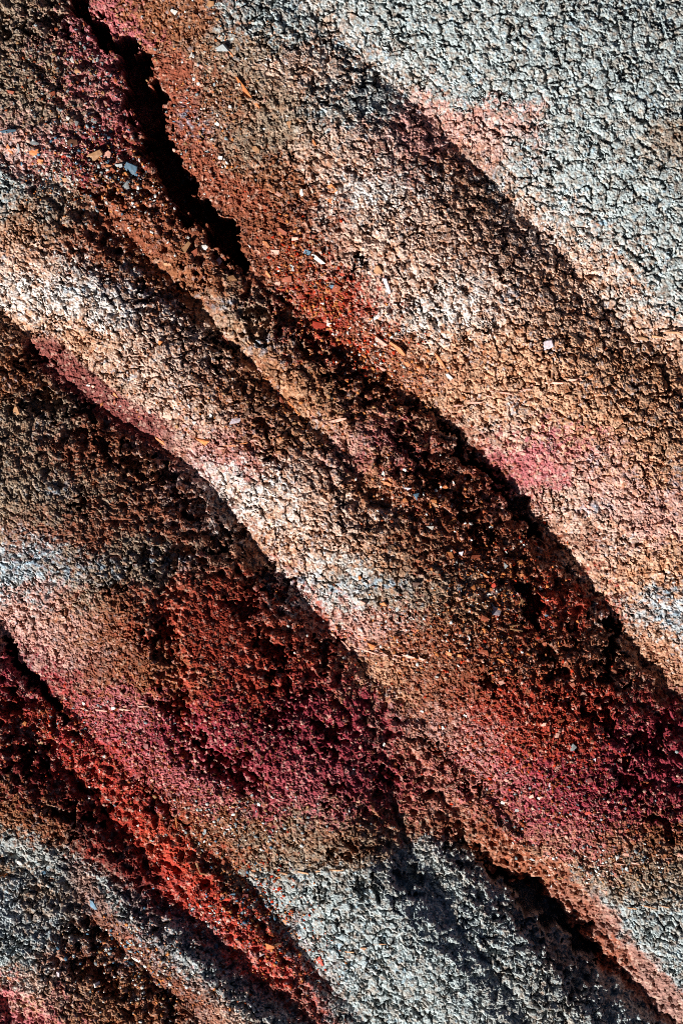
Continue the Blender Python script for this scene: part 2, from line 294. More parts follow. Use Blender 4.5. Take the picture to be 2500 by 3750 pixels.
h += fade_w * calm * dark_side * (1 - .75 * crust) * (lump * 3.5 + np.minimum(lump + .6, 0) * 14) * sstep(0, 60, -np.maximum.reduce([np.where(SD[k] > 0, -9e3, SD[k]) for k in ('g1', 'g3', 'g4')]))
h += (1 - fade_w) * 120 * samp(band(900, .5), u * .3, v * .3) * 0
HF = H.ravel(); HF[wi] = h; H = HF.reshape(U.shape)

# colour variation: bare brown patches in the pale crust, flecks, grains
pt = samp(band(42, .6, 50, 1.5), u, v) + .5 * samp(band(120, .5), u, v) + .5 * grain
cool = sstep(.0, .06, rgb[:, 2] - rgb[:, 0] + .03)
bare = sstep(.15, 1.2, pt) * crust * (1 - .35 * cool)
rgb = rgb * (1 - .72 * bare[:, None]) + (rgb * np.array((.55, .36, .24)) + np.array((.045, .018, .006))) * .72 * bare[:, None]
blu = sstep(1.5, 2.4, samp(band(30, .5), u, v) + .6 * samp(band(200, .5), u + 300, v)) * crust * .7
bn = samp(band(34, .5, 20, 1.6), u, v)
for (x, y, rx, ry) in ((40,2075,70,30),(140,2060,90,50),(260,2090,60,40),(380,2090,90,50),(600,2050,110,40),(1110,2130,80,26),(1230,2160,90,24),(1400,2140,120,26),(1700,2160,60,16),(2460,2260,60,40),(2440,2180,60,40),(720,460,50,40),(680,420,30,50),(300,1060,120,24),(470,1050,60,24),(330,3320,20,30),(2190,1860,60,20),(1990,1090,30,16),(2200,820,30,24),(960,1260,60,40),(820,1110,60,20),(1860,2170,60,14),(200,1790,60,30)):
    blu = np.maximum(blu, np.exp(-((u - x) / rx) ** 2 - ((v - y) / ry) ** 2) * sstep(-.3, .9, bn))
rgb = rgb * (1 - .6 * blu[:, None]) + np.array(lin(120,158,182)) * .6 * blu[:, None]
val = 1 + .16 * grain2 + .10 * samp(band(90, .6), u, v) + .10 * samp(band(10, .4), u + 50, v)
pale = (cid > .87) * (1 - .6 * crust) * .32
rgb = rgb * (1 - pale[:, None]) + np.array(lin(205,180,160)) * pale[:, None]
rust = (cid < .16) * .5
rgb = rgb * (1 - rust[:, None]) + rgb * np.array((.75, .5, .4)) * rust[:, None]
rgb = np.clip(rgb * np.clip(val + (cid - .5) * .25, .45, 1.6)[:, None], .01, .85)
RGB = np.empty((NX * NY, 3), np.float32); RGB[:] = lin(150,110,85); RGB[wi] = rgb

# ------------------------------------------------------------------ materials
def ground_material():
    m = bpy.data.materials.new('weathered_clay'); m.use_nodes = True; n = m.node_tree.nodes; l = m.node_tree.links
    b = n['Principled BSDF']; b.inputs['Roughness'].default_value = .95; b.inputs['Specular IOR Level'].default_value = .12
    at = n.new('ShaderNodeAttribute'); at.attribute_name = 'mineral'
    geo = n.new('ShaderNodeNewGeometry')
    nz = n.new('ShaderNodeTexNoise'); nz.inputs['Scale'].default_value = 210; nz.inputs['Detail'].default_value = 3
    l.new(geo.outputs['Position'], nz.inputs['Vector'])
    mr = n.new('ShaderNodeMapRange'); mr.inputs['From Min'].default_value = .3; mr.inputs['From Max'].default_value = .7; mr.inputs['To Min'].default_value = .72; mr.inputs['To Max'].default_value = 1.28
    l.new(nz.outputs['Fac'], mr.inputs['Value'])
    mx = n.new('ShaderNodeVectorMath'); mx.operation = 'SCALE'
    l.new(at.outputs['Color'], mx.inputs[0]); l.new(mr.outputs[0], mx.inputs['Scale'])
    l.new(mx.outputs[0], b.inputs['Base Color'])
    n2 = n.new('ShaderNodeTexNoise'); n2.inputs['Scale'].default_value = 160; n2.inputs['Detail'].default_value = 4; n2.inputs['Roughness'].default_value = .65
    l.new(geo.outputs['Position'], n2.inputs['Vector'])
    bp = n.new('ShaderNodeBump'); bp.inputs['Strength'].default_value = .7; bp.inputs['Distance'].default_value = .004
    l.new(n2.outputs['Fac'], bp.inputs['Height']); l.new(bp.outputs[0], b.inputs['Normal'])
    return m
MG = ground_material()

# ------------------------------------------------------------------ ground object: ridges as parts, the largest crust plates as their sub-parts
ZW = (H / 1000).astype(np.float32)
XYZ = np.stack([wx(U).astype(np.float32), wy(V).astype(np.float32), ZW], -1).reshape(-1, 3)
def side(name):
    p = [(x, y) for x, y, a in GULLIES[name][3]]
    ys = np.array([q[1] for q in p], float); xs = np.array([q[0] for q in p], float)
    ys = np.concatenate([[ys[0] - 9e4], ys, [ys[-1] + 9e4]]); xs = np.concatenate([[xs[0] - 7.5e4], xs, [xs[-1] + 7.5e4]])
    o = np.argsort(ys, kind='stable')
    return (U > np.interp(V, ys[o], xs[o])).astype(np.int32)
ridge_id = np.zeros(U.shape, np.int32)
for k in ('g6', 'g5', 'g4', 'g3', 'g2', 'g1'): ridge_id += side(k)
ridge_id = ridge_id[:-1, :-1].ravel()                        # per face
plate_key = np.zeros(NX * NY, np.int64); plate_key[wi] = (pcx + 5000) * 20000 + (pcy + 5000)
strength = np.zeros(NX * NY, np.float32); strength[wi] = crust * (.35 + .65 * crack_on)
fk = plate_key.reshape(U.shape)[:-1, :-1].ravel(); fs = strength.reshape(U.shape)[:-1, :-1].ravel()
Uf = U[:-1, :-1].ravel(); Vf = V[:-1, :-1].ravel()
infr = (Uf > 0) & (Uf < 2500) & (Vf > 0) & (Vf < 3750)
keys, inv, cnt = np.unique(fk[infr], return_inverse=True, return_counts=True)
score = np.bincount(inv, fs[infr]) / cnt * np.sqrt(cnt); score[keys == 0] = 0; score[cnt < 60] = 0
best = keys[np.argsort(-score)[:300]]
is_plate = np.isin(fk, best)
a = np.arange(NX * NY, dtype=np.int64).reshape(NY, NX)
quads = np.stack([a[1:, :-1], a[1:, 1:], a[:-1, 1:], a[:-1, :-1]], -1).reshape(-1, 4)
def patch(name, faces, parent):
    q = quads[faces]; used, iv = np.unique(q, return_inverse=True)
    me = bpy.data.meshes.new(name)
    me.vertices.add(len(used)); me.vertices.foreach_set('co', XYZ[used].ravel())
    me.loops.add(q.size); me.loops.foreach_set('vertex_index', iv.ravel().astype(np.int32))
    me.polygons.add(len(q)); me.polygons.foreach_set('loop_start', np.arange(0, q.size, 4, dtype=np.int32))
    me.update(calc_edges=True)
    me.polygons.foreach_set('use_smooth', np.zeros(len(q), bool))
    ca_ = me.attributes.new('mineral', 'FLOAT_COLOR', 'POINT')
    ca_.data.foreach_set('color', np.concatenate([RGB[used], np.ones((len(used), 1), np.float32)], 1).ravel())
    me.materials.append(MG)
    o = bpy.data.objects.new(name, me); COL.objects.link(o); o.parent = parent
    return o
ground = bpy.data.objects.new('ground', None); COL.objects.link(ground)
ground['kind'] = 'structure'; ground['label'] = 'eroded badland slope of cracked grey, cream and red clay'; ground['category'] = 'ground'
RL = ['pale brown cracked ridge in the lower left corner', 'narrow pale grey ridge under the maroon wall', 'bright red crumbly ridge with dark maroon wall',
      'broad brown and crimson ridge turning grey at its foot', 'cream cracked ridge running down into red scree', 'cream and orange plated ridge beside the black cleft',
      'pale grey cracked slope in the upper right corner']
for r in range(7):
    fr = (ridge_id == r)
    ro = patch('clay_ridge', fr & ~is_plate, ground); ro['label'] = RL[r]
    sub = np.nonzero(fr & is_plate)[0]
    kk = fk[sub]; o = np.argsort(kk, kind='stable'); sub = sub[o]; kk = kk[o]
    cuts = np.nonzero(np.diff(kk))[0] + 1
    for grp in np.split(sub, cuts):
        if len(grp): patch('crust_plate', grp, ro)

def ground_z(px, py, rad=0):
    i = np.clip(np.searchsorted(AX, px) - 1, 0, NX - 2); j = np.clip(np.searchsorted(AY, py) - 1, 0, NY - 2)
    if rad:
        k = max(1, int(rad / SP)); return float(ZW[max(0, j - k):j + k + 1, max(0, i - k):i + k + 1].mean())
    fx = (px - AX[i]) / (AX[i + 1] - AX[i]); fy = (py - AY[j]) / (AY[j + 1] - AY[j])
    return float((ZW[j, i] * (1 - fx) + ZW[j, i + 1] * fx) * (1 - fy) + (ZW[j + 1, i] * (1 - fx) + ZW[j + 1, i + 1] * fx) * fy)
def ground_normal(px, py, r=16):
    sx = (ground_z(px + r, py, r * .6) - ground_z(px - r, py, r * .6)) / (2 * r / 1000)
    sy = (ground_z(px, py - r, r * .6) - ground_z(px, py + r, r * .6)) / (2 * r / 1000)
    return Vector((-sx, -sy, 1)).normalized()
# ==== THINGS ====
# ------------------------------------------------------------------ loose stones
TINT = {'W': ('white', lin(236,233,226)), 'L': ('lavender white', lin(208,196,206)), 'G': ('grey', lin(150,158,160)), 'B': ('blue grey', lin(92,126,150)),
 'O': ('orange', lin(206,128,76)), 'R': ('rust brown', lin(150,78,52)), 'D': ('red', lin(190,62,38)), 'T': ('tan', lin(176,132,94)), 'P': ('pink', lin(216,164,146)),
 'K': ('dark brown', lin(98,64,46)), 'M': ('maroon', lin(120,62,60))}
def stone_material(name, colour):
    m = bpy.data.materials.new(name); m.use_nodes = True; n = m.node_tree.nodes; l = m.node_tree.links
    b = n['Principled BSDF']; b.inputs['Roughness'].default_value = .62; b.inputs['Specular IOR Level'].default_value = .35
    geo = n.new('ShaderNodeNewGeometry'); nz = n.new('ShaderNodeTexNoise'); nz.inputs['Scale'].default_value = 90; nz.inputs['Detail'].default_value = 5
    l.new(geo.outputs['Position'], nz.inputs['Vector'])
    rp = n.new('ShaderNodeValToRGB'); rp.color_ramp.elements[0].position = .3; rp.color_ramp.elements[1].position = .72
    c = np.array(colour); rp.color_ramp.elements[0].color = (*(c * np.array((.66, .56, .5))), 1); rp.color_ramp.elements[1].color = (*np.minimum(c * 1.12, .9), 1)
    l.new(nz.outputs['Fac'], rp.inputs['Fac'])
    oi = n.new('ShaderNodeObjectInfo'); hs = n.new('ShaderNodeHueSaturation')
    mr = n.new('ShaderNodeMapRange'); mr.inputs['To Min'].default_value = .75; mr.inputs['To Max'].default_value = 1.2
    l.new(oi.outputs['Random'], mr.inputs['Value']); l.new(mr.outputs[0], hs.inputs['Value']); l.new(rp.outputs[0], hs.inputs['Color'])
    l.new(hs.outputs[0], b.inputs['Base Color'])
    bp = n.new('ShaderNodeBump'); bp.inputs['Strength'].default_value = .35; bp.inputs['Distance'].default_value = .002
    l.new(nz.outputs['Fac'], bp.inputs['Height']); l.new(bp.outputs[0], b.inputs['Normal'])
    return m
MS = {k: stone_material('stone_' + nm.replace(' ', '_'), c) for k, (nm, c) in TINT.items()}
rnd = random.Random(11)

def stone_mesh(name, L, Wd, mat, r):
    """an angular split flake, L by Wd millimetres: uneven outline, chamfered rim, slightly warped top"""
    n = r.choice((3, 4, 4, 4, 5, 5)) if L < 2.6 * Wd else r.choice((4, 5, 6))
    th = min(max(.2 * Wd, 2.2), 7.5)
    ang = sorted((k + r.uniform(-.36, .36) + .5) * 2 * math.pi / n for k in range(n))
    pts = []
    for a in ang:
        c, s_ = math.cos(a), math.sin(a)
        q = min(1.3, (abs(c) ** 5 + abs(s_) ** 5) ** (-1 / 5) * r.uniform(.8, 1.12))
        pts.append((c * q * L / 2, s_ * q * Wd / 2))
    if L > 3.5 * Wd:
        k = r.uniform(.25, .6); bend = r.uniform(-.12, .12)
        pts = [(x, y * (1 - k * abs(x) / (L / 2)) + bend * (x * x) / L) for x, y in pts]
    ins = max(.4, .03 * Wd)
    vs = [(x, y, -th) for x, y in pts] + [(x, y, th * .25) for x, y in pts]
    for x, y in pts:
        d = math.hypot(x, y) or 1; f = max(.5, 1 - ins / d * 1.6)
        vs.append((x * f, y * f, th * .5 + r.uniform(-.12, .2) * th))
    vs = [(x / 1000, y / 1000, z / 1000) for x, y, z in vs]
    fs = [tuple(range(n - 1, -1, -1))]
    for k in range(n):
        j = (k + 1) % n
        fs += [(k, j, n + j, n + k), (n + k, n + j, 2 * n + j, 2 * n + k)]
    vs.append((r.uniform(-.1, .1) * L / 1000, r.uniform(-.1, .1) * Wd / 1000, th * r.uniform(.55, .95) / 1000)); c = 3 * n
    fs += [(2 * n + k, 2 * n + (k + 1) % n, c) for k in range(n)]
    me = bpy.data.meshes.new(name); me.from_pydata(vs, [], fs); me.update(); me.materials.append(mat)
    return me
def lay(o, px, py, L, Wd, ang, tilt, sink=.0):
    n = ground_normal(px, py, max(14, .5 * L))
    n = (n + (-SHADOW) * math.tan(tilt)).normalized()
    t = Vector((math.cos(math.radians(ang)), math.sin(math.radians(ang)), 0)); t = (t - n * t.dot(n)).normalized(); b = n.cross(t)
    z = ground_z(px, py, max(6, .35 * Wd)) + (.0025 + .22 * math.sin(abs(tilt)) * Wd / 1000) - sink
    M = Matrix((t, b, n)).transposed().to_4x4(); M.translation = Vector((wx(px), wy(py), z))
    o.matrix_world = M

STONES = """172,143,42,26,75,M 347,210,34,15,25,G 258,212,28,15,-70,W 697,192,26,20,20,W 801,175,78,32,15,G 795,448,42,17,-40,W 804,571,20,13,10,W 890,318,86,17,-55,O 946,390,68,13,-55,O
344,565,60,34,25,T 482,614,62,36,-35,B 402,628,44,28,30,R 425,623,20,13,60,W 445,654,34,15,-10,O 433,600,32,20,20,G 459,677,34,28,40,G 508,703,28,15,-25,W 120,557,52,20,10,O 123,522,40,15,-15,G 34,482,56,13,5,B 261,519,40,27,10,K
230,654,46,18,5,T 34,545,42,13,-65,O 146,588,22,16,0,O 189,339,28,19,30,R 390,603,32,12,5,O 339,726,30,9,0,O 350,674,34,15,-10,M 37,333,28,15,-20,R 574,778,18,16,30,P 278,448,20,17,50,G 347,439,28,17,-15,G 327,505,16,9,0,W 66,542,32,14,80,G
382,488,22,9,-15,W 247,430,20,11,-30,W 789,141,32,9,-35,O 844,192,30,7,-55,O 726,232,38,13,-25,P 637,32,30,25,70,W 769,11,26,24,0,T 281,253,22,17,0,T 230,190,24,18,40,T 192,278,26,16,60,T 69,86,32,15,-10,T 201,95,25,22,0,G 126,476,24,20,40,R
390,563,30,26,60,P 235,571,28,9,5,D 600,370,14,10,0,W 1213,683,54,21,-50,O 1212,732,54,19,-30,O 1104,700,30,13,80,W 1058,453,26,22,80,T 938,545,38,17,-45,T 1150,522,26,9,-70,O 1018,706,26,20,-20,P 1030,844,42,20,-30,R 1081,872,28,22,10,P
1144,861,42,20,-25,R 1147,890,44,19,-55,T 1052,425,32,9,-30,W 915,899,28,11,-45,W 975,890,38,15,-35,O 1007,916,34,23,-10,P 1124,919,28,17,-10,B 1162,945,62,17,-40,W 1018,979,22,13,90,W 1070,976,32,13,-80,G 1050,1016,40,36,20,R 1018,1031,30,17,-10,P
978,996,36,13,-50,O 1196,1065,30,23,30,O 1230,1051,36,27,30,R 1213,1045,24,17,10,B 1163,1189,80,32,-12,D 1205,1183,24,17,10,W 1371,1157,46,25,15,W 1385,988,38,32,80,T 1417,1045,62,20,-75,L 1394,1246,50,19,-25,P 1457,1272,62,21,-45,O 1494,1329,36,13,-40,O
1612,1318,60,17,-65,O 1647,1375,30,15,-50,W 1325,1292,36,9,-40,O 1394,1341,36,15,-30,P 1391,1286,28,15,-15,L 1179,1103,16,12,0,W 843,1016,36,23,10,T 946,1349,32,19,-10,P 915,1326,32,11,-30,M 1024,1464,44,23,-60,R 1073,1493,60,11,-50,O
1225,1539,94,13,15,P 857,1539,52,21,10,L 898,1516,38,15,50,K 938,1499,46,11,35,K 840,1630,52,9,10,O 892,1622,27,7,10,O 998,1596,24,9,5,P 1403,1742,36,15,-80,W 1563,1630,22,15,20,T 811,1235,50,30,-20,R 267,1189,36,25,-20,P 588,1260,34,26,-50,O
677,902,42,29,50,T 709,922,50,27,40,R 608,962,36,13,10,T 740,1613,54,32,-5,O 608,1522,46,19,-15,P 740,1545,36,17,40,P 709,1547,22,16,0,W 551,1504,36,11,-45,P 494,1450,36,9,-40,P 413,1441,28,11,-55,O 410,1467,26,17,60,R 583,1616,54,11,-40,O
746,899,22,16,-30,W 683,864,20,11,-45,W 55,1501,32,27,80,T 769,1521,24,7,80,W 333,1412,18,11,-60,P 313,1407,14,8,0,W 798,950,26,20,40,L 1996,1266,60,34,15,L 2217,1266,46,15,-75,R 2162,1378,38,21,10,O 2122,1390,32,13,10,P
1403,2217,28,19,10,O 1328,2211,24,20,60,P 1363,2374,44,25,-25,O 1515,2306,34,21,-10,R 1523,2139,28,21,20,K 1454,2234,20,18,0,G 1526,1818,30,25,0,B 1492,1786,28,19,-20,L 1483,1835,25,20,30,O 1408,1769,52,15,-15,O 1431,1757,22,13,-60,O 1477,1746,28,15,50,K
1589,1835,28,13,-20,O 1595,1849,30,11,-35,T 1655,1772,28,15,20,P 1632,1783,22,13,30,O 1575,1789,18,14,0,R 1658,1912,40,15,30,O 1575,1930,26,17,-20,W 1532,1872,36,15,5,D 1532,1904,30,9,65,O 1661,2019,26,20,40,R 1652,2033,32,15,-60,O 1690,2027,24,20,0,L
1612,1987,18,12,0,O 1641,2395,28,17,-10,O 1678,2403,32,13,0,O 955,2486,22,11,-10,P 1789,2182,38,28,-20,W 1815,2242,44,30,-10,L 1896,2214,38,29,75,R 1912,2214,36,14,75,T 1729,2156,27,22,40,O 1781,2128,50,21,-10,R 1775,2106,46,11,-35,O 1766,2144,32,17,-20,O
1801,2161,42,13,-10,O 1807,2149,26,17,30,D 1855,2016,17,11,0,D 1855,2073,27,20,80,G 1866,2090,24,13,-50,O 1910,2062,28,21,30,O 1741,2042,38,19,10,R 1772,2265,36,21,-15,R 1772,2392,38,23,-20,R 1824,2418,38,11,-10,O 1838,2501,24,17,10,P 1919,2484,26,18,-60,P
2142,2547,30,15,-10,P 2099,2512,26,22,40,R 1996,2363,28,17,25,R 1913,2110,24,11,30,O 2008,2260,24,11,-10,B 1987,2159,14,11,60,W 2025,2300,12,9,0,W 299,2582,18,13,60,W 410,2598,22,13,30,W 295,2681,30,13,30,G 530,2737,24,20,0,M 375,2777,22,11,-15,W
357,2833,18,13,70,W 502,3036,20,15,0,W 749,3052,18,16,70,G 833,3044,16,12,10,W 813,3172,25,19,70,R 845,3287,26,11,10,B 893,3291,32,17,-5,M 1044,3391,25,19,-30,O 980,3478,42,21,-5,O 956,3514,30,25,50,L 1172,3538,34,22,-60,D 1116,3474,38,15,-60,L
829,3303,28,11,5,D 12,3211,26,15,10,O 88,3211,26,14,60,G 68,3164,22,14,-30,W 155,3203,24,20,-50,B 335,3323,38,22,-55,B 470,3439,32,25,20,R 462,3462,18,9,0,B 418,3478,30,11,-20,O 462,3518,26,20,80,P 494,3526,36,11,-10,W 466,3538,32,13,-20,B
351,3610,26,20,20,W 211,3570,22,16,80,L 32,3586,22,16,-60,O 618,3674,32,8,60,W 789,3482,22,16,-70,B 805,3211,24,13,80,O 921,3200,28,9,5,O 80,2654,22,16,-10,O 112,2693,20,15,-30,P 32,2622,20,14,0,P 135,2729,28,15,5,T 319,2889,14,10,0,W
869,3462,32,15,10,R 1012,3474,28,15,0,K 1621,2668,18,15,-70,W 1704,2626,16,13,0,W 1545,2610,20,9,0,W 2099,2741,28,22,60,G 1991,2654,23,20,0,P 1959,2654,16,13,0,P 2039,2701,28,16,70,P 2051,2646,36,18,20,R 2015,2881,30,16,80,L 1864,2869,30,13,-20,P
1856,2729,18,13,-20,P 1700,2753,24,9,-15,P 1975,2929,16,12,0,W 1951,2968,24,11,-15,P 1844,2949,20,14,-20,W 1896,2976,16,13,0,G 1947,2921,22,15,20,P 1868,2988,28,13,-35,R 2159,2861,28,21,0,M 2175,2785,18,14,0,L 2258,3144,24,16,70,W 2294,3132,22,16,0,P
2222,3275,28,14,-20,P 2087,2992,22,14,50,R 2155,2980,28,13,20,D 2458,3574,16,11,0,W 2494,3136,22,19,0,P 1405,2733,16,12,60,W 1955,3160,18,12,0,G"""
ZONES = [(300,230,'on grainy slope left of the black cleft'),(300,590,'in rubble pocket left of the black cleft'),(780,250,'on brown slope beside the black cleft'),(1130,600,'on pale slope above the red scree'),
 (1080,950,'in the red scree below the cleft'),(1220,1120,'around the large red slab in the scree'),(1400,1080,'on cream slope bordering the red scree'),(1430,1300,'at the lower end of the red scree'),(720,910,'at the lower tip of the black cleft'),(400,1350,'on cream ridge above the maroon wall'),
 (650,1550,'on cream ridge above the pink stain'),(980,1480,'along the thin rim crossing the middle'),(2100,1330,'on the orange plated slope'),(1520,1810,'in rust rubble around the blue pebble'),
 (1650,2000,'between the rust rubble and the hollow'),(1800,2140,'in rust hollow around the white slab'),(1420,2250,'on brown slope above the central vein'),(1800,2430,'on rust slope under the hollow'),(2080,2480,'on rust slope under the crumbling wall'),(55,1501,'on dark brown slope facing away'),
 (330,2640,'beside the lower pale vein'),(80,2680,'on red rubble at the left edge'),(1650,2660,'on pink crest above the crimson slope'),(2030,2690,'on the red slope'),(1930,2930,'on the crimson slope'),(2280,3180,'on grey brown slope beneath the crimson'),
 (650,2950,'beside the narrow crimson gully'),(860,3220,'where red rubble meets the grey slope'),(980,3460,'in red rubble under the grey slope'),(450,3500,'in rubble of the lower orange gully'),(120,3230,'on the lower pale ridge'),(150,3580,'on cracked ground of the bottom corner')]
stones = []
for tok in STONES.split():
    f = tok.split(','); stones.append([float(q) for q in f[:5]] + [f[5]])
def form(L, Wd, c):
    if c == 'B' and L < 1.3 * Wd: return 'pebble'
    if L > 3.4 * Wd: return 'splinter'
    if L > 48: return 'slab'
    return 'flake' if L > 1.75 * Wd else 'chip'
info = []
for (x, y, L, Wd, a, c) in stones:
    fm = form(L, Wd, c); zone = min(ZONES, key=lambda z: (z[0] - x) ** 2 + (z[1] - y) ** 2)[2]
    sz = '' if fm in ('slab', 'pebble', 'splinter') else ('tiny ' if L < 21 else 'small ' if L < 31 else 'large ')
    info.append((sz + TINT[c][0] + ' stone ' + fm, zone, fm))
same = {}
for k, (d, z, fm) in enumerate(info): same.setdefault((d, z), []).append(k)
ORD = ['topmost', 'second highest', 'third highest', 'fourth highest', 'fifth highest', 'sixth highest']
for k, (x, y, L, Wd, a, c) in enumerate(stones):
    d, z, fm = info[k]
    L *= 1.12; Wd *= 1.12
    me = stone_mesh('stone_' + fm, L, Wd, MS[c], rnd)
    o = bpy.data.objects.new('pebble' if fm == 'pebble' else 'stone_' + fm, me); COL.objects.link(o)
    lay(o, x, y, L, Wd, a, math.radians(rnd.uniform(4, 30)), .001 + .0025 * rnd.random())
    peers = sorted(same[(d, z)], key=lambda q: stones[q][1])
    lab = d + ' ' + z
    if len(peers) > 1: lab = ('lowest' if peers[-1] == k and len(peers) > 1 else ORD[peers.index(k)]) + ' ' + lab
    o['label'] = lab; o['category'] = 'stone'; o['group'] = 'loose stones lying on the clay slope'; o['kind'] = 'thing'

# ------------------------------------------------------------------ thin mineral veins: rows of slivers standing out of the clay
VEINS = [
 ('pale pink vein of slivers crossing the orange plated slope', 'P', [(1677,1481,44,8,12),(1735,1470,78,8,14),(1792,1448,46,7,8),(1838,1435,114,7,-2),(1921,1427,62,8,18),(1944,1413,30,8,20),(2025,1401,84,8,6),(2092,1392,40,8,8)]),
 ('tan vein at the foot of the pale grey slope', 'T', [(2350,1236,64,11,-6),(2402,1232,70,11,8),(2460,1218,76,11,9),(2520,1206,60,10,8)]),
 ('pinkish vein ending at the sharp central ridge edge', 'P', [(1219,2334,38,10,-52),(1265,2369,54,9,-35),(1300,2388,46,8,-8),(1352,2392,100,7,-4),(1402,2398,54,9,-8),(1450,2404,40,7,-5),(1495,2406,54,10,-4),(1543,2415,44,8,-8)]),
 ('pale vein across the brown ridge above the crimson slope', 'P', [(300,2602,44,6,-6),(351,2606,94,6,1),(446,2602,64,6,3),(518,2590,64,5,10)]),
 ('tan vein along the top of the pale grey slope', 'T', [(1035,3206,40,6,-4),(1104,3202,76,7,4),(1160,3197,50,6,6),(1230,3190,60,5,4)]),
 ('thin straw coloured vein on the lower grey slope', 'T', [(1275,3497,56,6,18),(1330,3480,76,6,15),(1390,3464,50,5,13)]),
 ('thin tan vein near the right edge below the crimson', 'T', [(2310,3330,50,5,2),(2370,3324,70,5,3),(2430,3322,50,5,0)]),
 ('faint pink vein under the crimson slope', 'P', [(2205,3172,60,5,6),(2262,3167,60,5,4),(2320,3164,50,5,3)]),
 ('short pink vein through the pink stain', 'P', [(800,1640,40,7,8),(850,1629,44,7,12),(930,1612,40,6,8)]),
]
for lab, c, parts in VEINS:
    e = bpy.data.objects.new('mineral_vein', None); COL.objects.link(e)
    x0, y0 = parts[0][:2]; e.location = (wx(x0), wy(y0), ground_z(x0, y0, 10)); e['label'] = lab; e['category'] = 'vein'; e['group'] = 'thin mineral veins in the clay'; e['kind'] = 'thing'
    bpy.context.view_layer.update()
    for (x, y, L, Wd, a) in parts:
        Wd *= 1.45; L *= 1.05
        me = stone_mesh('sliver', L, Wd, MS[c], rnd)
        o = bpy.data.objects.new('sliver', me); COL.objects.link(o)
        lay(o, x, y, L, Wd, a, math.radians(rnd.uniform(12, 35)))
        mw = o.matrix_world.copy(); o.parent = e; o.matrix_parent_inverse = Matrix.Translation(-Vector(e.location)); o.matrix_world = mw

# ------------------------------------------------------------------ twigs and straws
def twig(name, lab, cat, pts, r0, mat):
    P = [Vector((wx(x), wy(y), ground_z(x, y, 8) + .004 + dz)) for x, y, dz in pts]
    vs, fs, n = [], [], 6
    for k, p in enumerate(P):
        t = (P[min(k + 1, len(P) - 1)] - P[max(k - 1, 0)]).normalized(); s1 = t.cross(Vector((0, 0, 1))).normalized(); s2 = s1.cross(t)
        r = 1.4 * r0 * (1 - .45 * k / (len(P) - 1)) * (1 + .2 * math.sin(k * 2.3))
        for j in range(n):
            q = 2 * math.pi * j / n; vs.append(p + (s1 * math.cos(q) + s2 * math.sin(q)) * r)
    for k in range(len(P) - 1):
        for j in range(n): fs.append((k * n + j, k * n + (j + 1) % n, (k + 1) * n + (j + 1) % n, (k + 1) * n + j))
    fs += [tuple(range(n))[::-1], tuple(range((len(P) - 1) * n, len(P) * n))]
    me = bpy.data.meshes.new(name); me.from_pydata([tuple(q) for q in vs], [], fs); me.update(); me.materials.append(mat)
    o = bpy.data.objects.new(name, me); COL.objects.link(o); o['label'] = lab; o['category'] = cat; o['group'] = 'twigs and straws on the clay'; o['kind'] = 'thing'
    return o
twig('twig', 'dark bent twig on tan strip beside the crimson slope', 'twig', [(1634,2893,0),(1650,2884,.006),(1668,2878,.008),(1684,2868,.01),(1700,2864,.004)], .0028, MS['K'])
twig('straw', 'tan straw in red rubble by the grey slope, longer one', 'straw', [(716,3166,.008),(722,3182,.006),(729,3198,.004),(735,3208,.002)], .0028, MS['T'])
twig('straw', 'short tan straw crossing a longer one in red rubble', 'straw', [(730,3204,.004),(746,3207,.003),(760,3210,.002)], .0025, MS['T'])
twig('straw', 'upright orange straw by the narrow crimson gully', 'straw', [(640,3002,.006),(642,3020,.006),(645,3040,.002)], .003, MS['O'])
twig('straw', 'upper pale straw on rust slope beside the split slab', 'straw', [(1868,2296,.004),(1888,2293,.006),(1906,2290,.002)], .0025, MS['T'])
twig('straw', 'lower pale straw on rust slope beside the split slab', 'straw', [(1870,2304,.004),(1893,2309,.005),(1916,2313,.002)], .0025, MS['T'])
twig('twig', 'curved thin twig at the bottom of the orange gully', 'twig', [(640,3676,.006),(660,3694,.012),(684,3708,.012),(704,3726,.004)], .0028, MS['K'])
twig('twig', 'thin curled twig on tan strip below the bent twig', 'twig', [(1688,2960,.003),(1712,2966,.008),(1732,2958,.006),(1742,2940,.002)], .0022, MS['K'])

# ------------------------------------------------------------------ gravel: uncountable small grit, densest in the gullies
g = np.random.default_rng(5)
BEDS = [(300,250,220,160,700,'GGTPRRT'),(330,600,200,110,1000,'OTGRWPB'),(520,740,90,110,260,'ORPW'),(760,420,130,280,420,'TOPWG'),(1080,950,90,120,600,'OPRRRD'),(1200,1120,110,90,700,'RPRDOO'),(1360,1290,120,80,500,'RPWOD'),(1500,1400,110,70,260,'ROP'),
 (1560,1820,160,120,450,'ORRPWK'),(1790,2150,140,160,700,'OORRWK'),(1500,2330,260,100,500,'RROPW'),(1850,2480,320,120,650,'RPRRD'),(1950,2780,330,150,1000,'RPRRDK'),(2050,2960,260,110,600,'PRRKG'),(2200,3180,220,60,300,'GTPW'),
 (350,2640,260,80,450,'PRRRG'),(550,2830,260,130,700,'PRRKRR'),(850,3010,260,110,700,'GTKWP'),(900,3300,130,130,650,'RRODBK'),(1000,3500,150,120,500,'RRODP'),(150,2720,160,110,400,'RRDP'),(430,3480,130,90,380,'OTGWB'),(560,3620,120,90,260,'OTW'),(720,3380,160,90,260,'WPG'),
 (1000,2700,300,140,500,'KRP'),(700,1480,220,120,160,'PTOW'),(1200,1480,200,120,220,'TOR'),(1950,2200,120,180,320,'RROD')]
gx, gy, gl, gc = [], [], [], []
